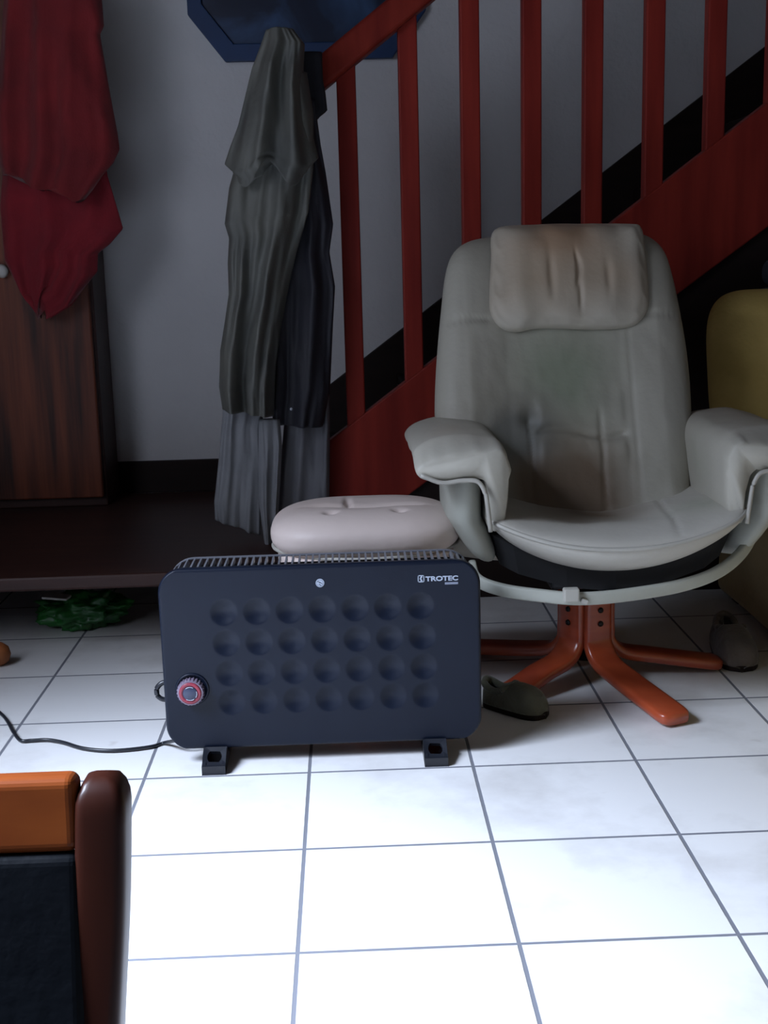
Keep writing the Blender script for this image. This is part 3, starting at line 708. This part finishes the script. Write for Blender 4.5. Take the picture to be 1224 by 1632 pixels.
# arms: inverted-L pads (profile swept front to back)
def arm(s, x_in, x_out, name='armrest'):
    """s=-1 left / +1 right: inner face at x_in, pad overhanging to x_out"""
    bm = bmesh.new(); n = 44; rings = []
    ztop = .572
    prof = [(x_in-s*.004, .40), (x_in-s*.012, .47), (x_in-s*.014, .53), (x_in+s*.0, .560), (x_in+s*.03, ztop), (x_in+s*(abs(x_out-x_in)*.55), ztop+.004), (x_out-s*.03, ztop-.006), (x_out-s*.004, ztop-.022), (x_out, ztop-.04), (x_out-s*.02, ztop-.05), (x_out-s*.06, ztop-.052), (x_in+s*.055, ztop-.056), (x_in+s*.036, ztop-.072), (x_in+s*.03, .47), (x_in+s*.028, .40), (x_in+s*.012, .394)]
    pr = catmull([(a, 0, b) for a, b in prof], 4, True)
    cxp = sum((p.x for p in pr))/len(pr); czp = sum(p.z for p in pr)/len(pr)
    for i in range(n+1):
        f = i/n; y = .80+.37*f; ring = []
        e = .0 if 0 < i < n else 0
        pf = min(1, (i+.4)/3.5); infl = -.010*(1-math.sqrt(1-(1-pf)**2))
        for k, p in enumerate(pr):
            t = (pr[(k+1) % len(pr)]-pr[k-1]); nn = Vector((t.z, 0, -t.x)).normalized()
            sg = 1
            if (Vector((x_in-s*.2, 0, .5))-p).length > 0: pass
            q = p.copy()
            c2 = Vector((x_in+s*.015 if p.z < .5 else max(min(p.x, max(x_in, x_out)-.03), min(x_in, x_out)+.03), 0, p.z if p.z < .5 else ztop-.03))
            bl_ = min(1, max(0, (p.z-.44)/.1)); c2 = Vector((x_in+s*.015, 0, p.z)).lerp(Vector((max(min(p.x, max(x_in, x_out)-.03), min(x_in, x_out)+.03), 0, ztop-.03)), bl_)
            q = q+(c2-q).normalized()*(-infl*1.0) if infl else q
            wr_ = .002*noise.noise(Vector((p.x*30, y*14, p.z*24)))+(.0018*math.sin(p.z*190+p.x*150)*gs(f, .16) if p.z > .5 else 0)
            drop = -.028*max(0, .18-f)**1.0/.18*(.35+.65*min(1, abs(p.x-x_in)/.08))*min(1, max(0, (p.z-.44)/.08))
            ring.append(bm.verts.new((q.x+wr_, y+.012*min(1, max(0, (.54-p.z)/.08))*(1-f), q.z+wr_+drop)))
        rings.append(ring)
    m = len(pr)
    for A, Bb in zip(rings, rings[1:]):
        for k in range(m): bm.faces.new((A[k], A[(k+1) % m], Bb[(k+1) % m], Bb[k]))
    bm.faces.new(rings[0]); bm.faces.new(rings[-1][::-1])
    ao = obj(name, bm, M_['armleather'], rc)
    bm = bmesh.new(); P = [Vector((rings_[0], .798, rings_[1])) for rings_ in [(p[0], p[1]) for p in prof_pip(s, x_in, x_out, ztop)]]
    tube(bm, catmull(P, 6), .0045, 8); o = obj('piping', bm, 'piping', ao); o.location = (0, 0, 0)
    return ao
def prof_pip(s, x_in, x_out, zt):
    return [(x_in+s*.026, .395), (x_in+s*.032, .45), (x_in+s*.036, zt-.10), (x_in+s*.05, zt-.078), (x_in+s*.08, zt-.075), (x_out-s*.05, zt-.078), (x_out-s*.01, zt-.062)]
M_['armleather'] = leather('armrest_leather', (.46, .435, .37), [((.3, .95, .58), (.12, .2, .06), (.40, .33, .26), .6), ((.86, 1.0, .5), (.1, .2, .1), GR, .7)])
arm(-1, .385, .216); arm(1, .832, 1.0)
# side shells under the arms
def shell(s, xa, xb):
    bm = bmesh.new()
    P = [(.0, .835, .50), (.0, .83, .43), (.0, .84, .37), (.0, .88, .318), (.0, 1.0, .295), (.0, 1.12, .31), (.0, 1.18, .45), (.0, 1.17, .52), (.0, 1.0, .53), (0, .87, .53)]
    out = [(p.y, p.z) for p in catmull(P, 5, True)]
    cushion(bm, out, lambda a, b, d: Vector((xa+s*d-s*.50*max(0, .405-b), a, b)), lambda a, b, t: .036, lambda a, b, t: .036, n=120, rings=20, p=4, q=2)
    return obj('side_shell', bm, M_['shellleather'], rc)
M_['shellleather'] = leather('pale_shell_leather', (.42, .425, .37), [])
shell(-1, .318, 0); shell(1, .915, 0)
# bowed front rail of the shell
bm = bmesh.new()
rp = [at(x, y, yy) for x, y, yy in ((752, 900, .90), (762, 925, .85), (800, 940, .80), (860, 949, .77), (925, 954, .755), (1000, 948, .77), (1090, 932, .80), (1150, 908, .83), (1190, 870, .87), (1210, 820, .92), (1213, 760, .98), (1205, 720, 1.05))]
tube(bm, catmull(rp, 8), 1, 14, flat=(.008, .0125, (0, 0, 1)))
obj('front_rail', bm, M_['shellleather'], rc)
v = at(910, 951, .745); bm = bmesh.new(); box(bm, (v.x, .745, v.z+.004), (.03, .02, .026)); box(bm, (v.x+.026, .745, v.z-.01), (.016, .012, .010), Matrix.Rotation(.4, 3, 'Y'))
obj('rail_clip', bm, 'piping', rc, smooth=False, bevel=.003)
# mechanism and base
bm = bmesh.new(); box(bm, (HUB.x, 1.05, .252), (.2, .22, .035)); box(bm, (HUB.x+.0, .93, .255), (.03, .25, .02))
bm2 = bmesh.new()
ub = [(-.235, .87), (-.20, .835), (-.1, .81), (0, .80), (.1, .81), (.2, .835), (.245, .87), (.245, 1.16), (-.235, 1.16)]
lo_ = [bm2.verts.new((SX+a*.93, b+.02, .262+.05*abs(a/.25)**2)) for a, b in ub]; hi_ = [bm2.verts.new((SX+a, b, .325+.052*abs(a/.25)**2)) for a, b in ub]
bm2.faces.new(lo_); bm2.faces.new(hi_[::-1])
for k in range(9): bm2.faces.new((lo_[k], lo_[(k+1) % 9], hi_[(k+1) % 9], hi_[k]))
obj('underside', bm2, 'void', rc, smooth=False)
obj('seat_plate', bm, 'metal', rc, smooth=False, bevel=.006)
bm = bmesh.new(); lathe(bm, [(0, .045), (.034, .045), (.034, .20), (.022, .205), (.022, .27), (0, .27)], HUB); obj('swivel_column', bm, 'metal', rc)
for a in (-70, 2, 74, 146, 218):
    lg, d, h = bent_leg(HUB, a, {2: .30, 218: .255}.get(a, .345), .20, rc, .031, .046)
    bm = bmesh.new()
    for z in (.165, .135): lathe(bm, [(0, .0025), (.0055, .0025), (.0065, 0), (0, -.003)], h+d*.0595+Vector((0, 0, z)), d, 16, xa=(0, 0, 1))
    o = obj('screw', bm, 'metal', lg); o.location = (0, 0, 0)

# ------------------------------------------------------------------ sofa, cushion and blanket at the right
so_ = thing('sofa', (1.5, 1.0, 0), 'ochre fabric sofa along the right wall beside the recliner', 'sofa')
def soft(name, lo, hi, m, parent, r=.05, puff=.012, seed=0):
    bm = bmesh.new(); c = [(a+b)/2 for a, b in zip(lo, hi)]; s = [b-a for a, b in zip(lo, hi)]
    box(bm, c, s); bmesh.ops.bevel(bm, geom=bm.edges[:], offset=min(r, min(s)*.45), segments=5, affect='EDGES', profile=.5)
    bmesh.ops.subdivide_edges(bm, edges=[e for e in bm.edges if e.calc_length() > .08], cuts=10, use_grid_fill=True)
    for v in bm.verts:
        q = v.co-Vector(c); v.co += q.normalized()*(puff*noise.noise(Vector((v.co.x*4+seed, v.co.y*4, v.co.z*5))))
    return obj(name, bm, m, parent)
soft('base', (1.075, -.35, .012), (2.1, 1.70, .27), 'ochre', so_, .03, .006)
soft('seat_cushion', (1.06, -.15, .265), (1.85, .66, .43), 'ochre', so_, .05, seed=2)
soft('seat_cushion', (1.06, .67, .265), (1.85, 1.50, .43), 'ochre', so_, .05, seed=3)
soft('armrest', (1.08, 1.51, .26), (2.1, 1.70, .60), 'ochre', so_, .07, seed=4)
soft('armrest', (1.08, -.35, .26), (2.1, -.16, .60), 'ochre', so_, .07, seed=5)
soft('backrest', (1.86, -.15, .26), (2.11, 1.50, .85), 'ochre', so_, .08, seed=6)
for x, y in ((1.13, 1.62), (1.13, -.28), (2.0, 1.62), (2.0, -.28)): box2('leg', (x-.025, y-.025, 0), (x+.025, y+.025, .03), 'tread', so_)
# pillow standing on the seat against the far armrest
PY = 1.45; pc = at(1232, 570, PY); pw = pc.x-at(1128, 570, PY).x; ph_ = (at(1190, 462, PY).z-.43)/2; pzc = .43+ph_
outl = [(pw*math.copysign(abs(math.cos(t))**.5, math.cos(t)), ph_*math.copysign(abs(math.sin(t))**.5, math.sin(t))) for t in [2*math.pi*k/120 for k in range(120)]]
bm = bmesh.new()
cushion(bm, outl, lambda a, b, d: Vector((pc.x+a, PY-d+.05*(b/ph_), pzc+b)), lambda a, b, t: .075+.010*noise.noise(Vector((a*12, b*12, 3)))-.012*gs(b-ph_*.72-.1*a, .02)*gs(a+pw*.4, .05), lambda a, b, t: .035, p=2.4, q=1.8)
tag(obj('ochre_cushion', bm, mat('mustard_ochre_fabric', (.62, .46, .15), .85, (.48, .35, .10), 9, bump=.5, bscale=70)), 'mustard ochre cushion standing upright on the sofa, right of the recliner back', 'cushion')
bm = bmesh.new(); 
for i in range(4):
    box(bm, (1.32+.01*i, 1.625, .625+.074*i+.012), (.42-.02*i, .17, .072), Matrix.Rotation(.03*(-1)**i, 3, 'Z'))
tag(obj('folded_blankets', bm, mat('dark_slate_blue_wool', (.03, .034, .045), .95, (.02, .022, .03), 20, bump=.5), smooth=False, bevel=.03, seg=5), 'dark slate blue folded blanket stacked on the sofa arm above the ochre cushion', 'blanket')

# ------------------------------------------------------------------ slippers by the recliner base
def slipper(name, loc, rz, m, label, group=None, L=.24, Wd=.09, H=.075, rx=0):
    t = thing(name, loc, label, 'slipper', group); t.rotation_euler = (rx, 0, rz)
    def ol(f): return Wd/2*(.72+.28*math.sin(min(1, f*1.25)*math.pi*.55))*(1-max(0, (f-.72)/.28)**2.6)**.5*(1-max(0, (.14-f)/.14)**2.2)**.5
    bm = bmesh.new(); n = 26; top = []; botm = []; tl = []
    prs = []
    for i in range(n+1):
        f = .001+.998*i/n; prs.append((L*(f-.5), max(.002, ol(f))))
    pts = [(x, y) for x, y in prs]+[(x, -y) for x, y in prs[::-1]]
    prism(bm, [(x, y, 0) for x, y in pts], (0, 0, .014))
    s = obj('sole', bm, 'tread', t, smooth=False, bevel=.003); s.location = (0, 0, 0)
    bm = bmesh.new(); rings = []
    for i in range(n+1):
        f = i/n; x, hw = prs[i]; h = H*(.62+.38*math.sin(min(1, (1-f)*1.6+.25)*math.pi/2)) if f > .45 else H*(.95-.25*math.sin(f/.45*math.pi))
        h *= (1-max(0, (f-.72)/.28)**3)**.6
        op = f < .5; ring = []
        a1 = 62 if op else 90
        if .42 < f < .5: a1 = 62+28*(f-.42)/.08
        for k in range(25):
            if k <= 12: a = a1*k/12
            else: a = 180-a1*(24-k)/12
            rr = R(a); ring.append((x, hw*1.02*math.copysign(abs(math.cos(rr))**.7, math.cos(rr)), .012+(h-.012)*abs(math.sin(rr))**.8))
        rings.append([bm.verts.new(q) for q in ring])
    for i in range(n):
        for k in range(24):
            if k == 12 and i/n < .42: continue
            if k in (11, 12) and False: continue
            bm.faces.new((rings[i][k], rings[i][k+1], rings[i+1][k+1], rings[i+1][k]))
    bm.faces.new(rings[0][:13]+rings[0][13:]) if False else None
    u = obj('upper', bm, m, t); u.location = (0, 0, 0)
    sd = u.modifiers.new('s', 'SOLIDIFY'); sd.thickness = .007; sd.offset = -1
    # padded collar round the opening
    cl = [v for v in []]
    bm = bmesh.new(); xs = [prs[i][0] for i in range(0, 11)]
    P = []
    for i in range(1, 12):
        f = i/n; x, hw = prs[i]; h = H*(.95-.25*math.sin(f/.45*math.pi)); P.append(Vector((x, hw*.62, h*.93)))
    Q = [Vector((p.x, -p.y, p.z)) for p in P[::-1]]
    ring = [Vector((-L/2+.003, 0, H*.9))]+P+[Vector((P[-1].x+.02, 0, H*.85))]+Q
    tube(bm, catmull(ring, 4, True), .0075, 8, True)
    c = obj('collar', bm, m, t); c.location = (0, 0, 0)
    bm = bmesh.new(); prism(bm, [(x*.94, y*.86, .0145) for x, y in pts], (0, 0, .004)); i_ = obj('insole', bm, 'void', t, smooth=False); i_.location = (0, 0, 0)
    return t
p = flr(1183, 1068); slipper('felt_slipper', (.958, 1.175, 0), R(-97), 'felt', 'grey brown fuzzy slipper with its toe to the camera by the sofa')
p = flr(815, 1122); slipper('felt_slipper', (.415, .872, 0), R(-42), 'felt2', 'olive fuzzy slipper lying between the heater and the recliner base', L=.15, Wd=.068, H=.062)

# ------------------------------------------------------------------ things under the landing and at the left edge
bm = bmesh.new(); bmesh.ops.create_icosphere(bm, subdivisions=5, radius=1)
bc = at(132, 985, 1.60)
for v in bm.verts:
    n1 = noise.noise(v.co*2.2)*.35+noise.noise(v.co*5)*.22+abs(noise.noise(v.co*9))*.15
    q = v.co*(1+n1); v.co = Vector((bc.x+q.x*.105, 1.60+q.y*.07, max(.001, .045+q.z*.045)))
tag(obj('green_plastic_bag', bm, 'green'), 'crumpled green plastic bag on the floor under the landing', 'bag')
bm = bmesh.new(); v = at(90, 958, 1.55)
for k in range(1): prism(bm, [(v.x-.035, 1.54, .092), (v.x+.03, 1.53, .088), (v.x+.035, 1.57, .088), (v.x-.03, 1.59, .094)], (0, 0, .006))
tag(obj('white_paper', bm, 'white', smooth=False, bevel=.002), 'small off-white folded paper lying on the green bag under the landing', 'paper')
bm = bmesh.new(); v = flr(0, 1066); lathe(bm, [(0, 0), (.015, .001), (.026, .010), (.031, .025), (.027, .042), (.014, .053), (.004, .053), (0, .049)], (v.x-.012, v.y+.03, 0)); 
tag(obj('orange_ball', bm, 'orange'), 'small orange brown ball on the floor at the left edge', 'ball')

# ------------------------------------------------------------------ wooden chair in the near left corner
CY = -.63
wc = thing('wooden_chair', (-.31, CY-.15, 0), 'dark varnished wooden chair with a blue-black back panel in the lower left corner', 'chair')
pr_, pl_ = -.105, -.56
def post(x, s):
    P = [(.0, .0, .0, 1.0), (.0, .0, .15, 1), (.0, .0, .30, 1)]
    bm = bmesh.new(); pts = []
    # centre line rakes away from the camera towards the top
    path_ = catmull([(x-s*.022, CY-.075, .0), (x-s*.020, CY-.06, .15), (x-s*.014, CY-.035, .30), (x-s*.004, CY-.012, .43), (x, CY, .51)], 8)
    nn = len(path_)
    extra = [path_[-1]+Vector((0, .001, .008)), path_[-1]+Vector((0, .002, .015)), path_[-1]+Vector((0, .003, .021)), path_[-1]+Vector((-s*.001, .003, .0245))]
    P_ = path_+extra; rings = []
    for i, p in enumerate(P_):
        sc_ = 1 if i < nn else (.97, .86, .66, .3)[i-nn]
        a, b = .0195, .021
        rings.append([bm.verts.new(p+Vector((math.copysign(abs(math.cos(t))**.4, math.cos(t))*a*sc_, math.copysign(abs(math.sin(t))**.4, math.sin(t))*b*sc_, 0))) for t in [2*math.pi*k/32 for k in range(32)]])
    for A, Bb in zip(rings, rings[1:]):
        for k in range(32): bm.faces.new((A[k], A[(k+1) % 32], Bb[(k+1) % 32], Bb[k]))
    bm.faces.new(rings[0]); bm.faces.new(rings[-1][::-1])
    return obj('back_post', bm, 'postwood', wc)
post(pr_, 1); post(pl_, -1)
bm = bmesh.new(); 
bx = bmesh.new(); box(bx, ((pr_+pl_)/2, CY-.004, .5085), (pr_-pl_-.034, .026, .058), Matrix.Rotation(-.12, 3, 'X'))
obj('top_rail', bx, 'chairwood', wc, smooth=False, bevel=.008, seg=5)
bx = bmesh.new(); box(bx, ((pr_+pl_)/2, CY-.035, .375), (pr_-pl_-.03, .022, .215), Matrix.Rotation(-.22, 3, 'X'))
obj('back_panel', bx, 'navyleather', wc, smooth=False, bevel=.009, seg=5)
bx = bmesh.new(); box(bx, ((pr_+pl_)/2, CY-.065, .262), (pr_-pl_-.02, .024, .045)); obj('lower_rail', bx, 'postwood', wc, smooth=False, bevel=.005)
soft('seat', (pl_-.01, CY-.47, .235), (pr_+.01, CY-.08, .29), 'navyleather', wc, .02, .003)
for x in (pl_+.015, pr_-.015): box2('front_leg', (x-.018, CY-.45, 0), (x+.018, CY-.415, .236), 'postwood', wc, bevel=.004)
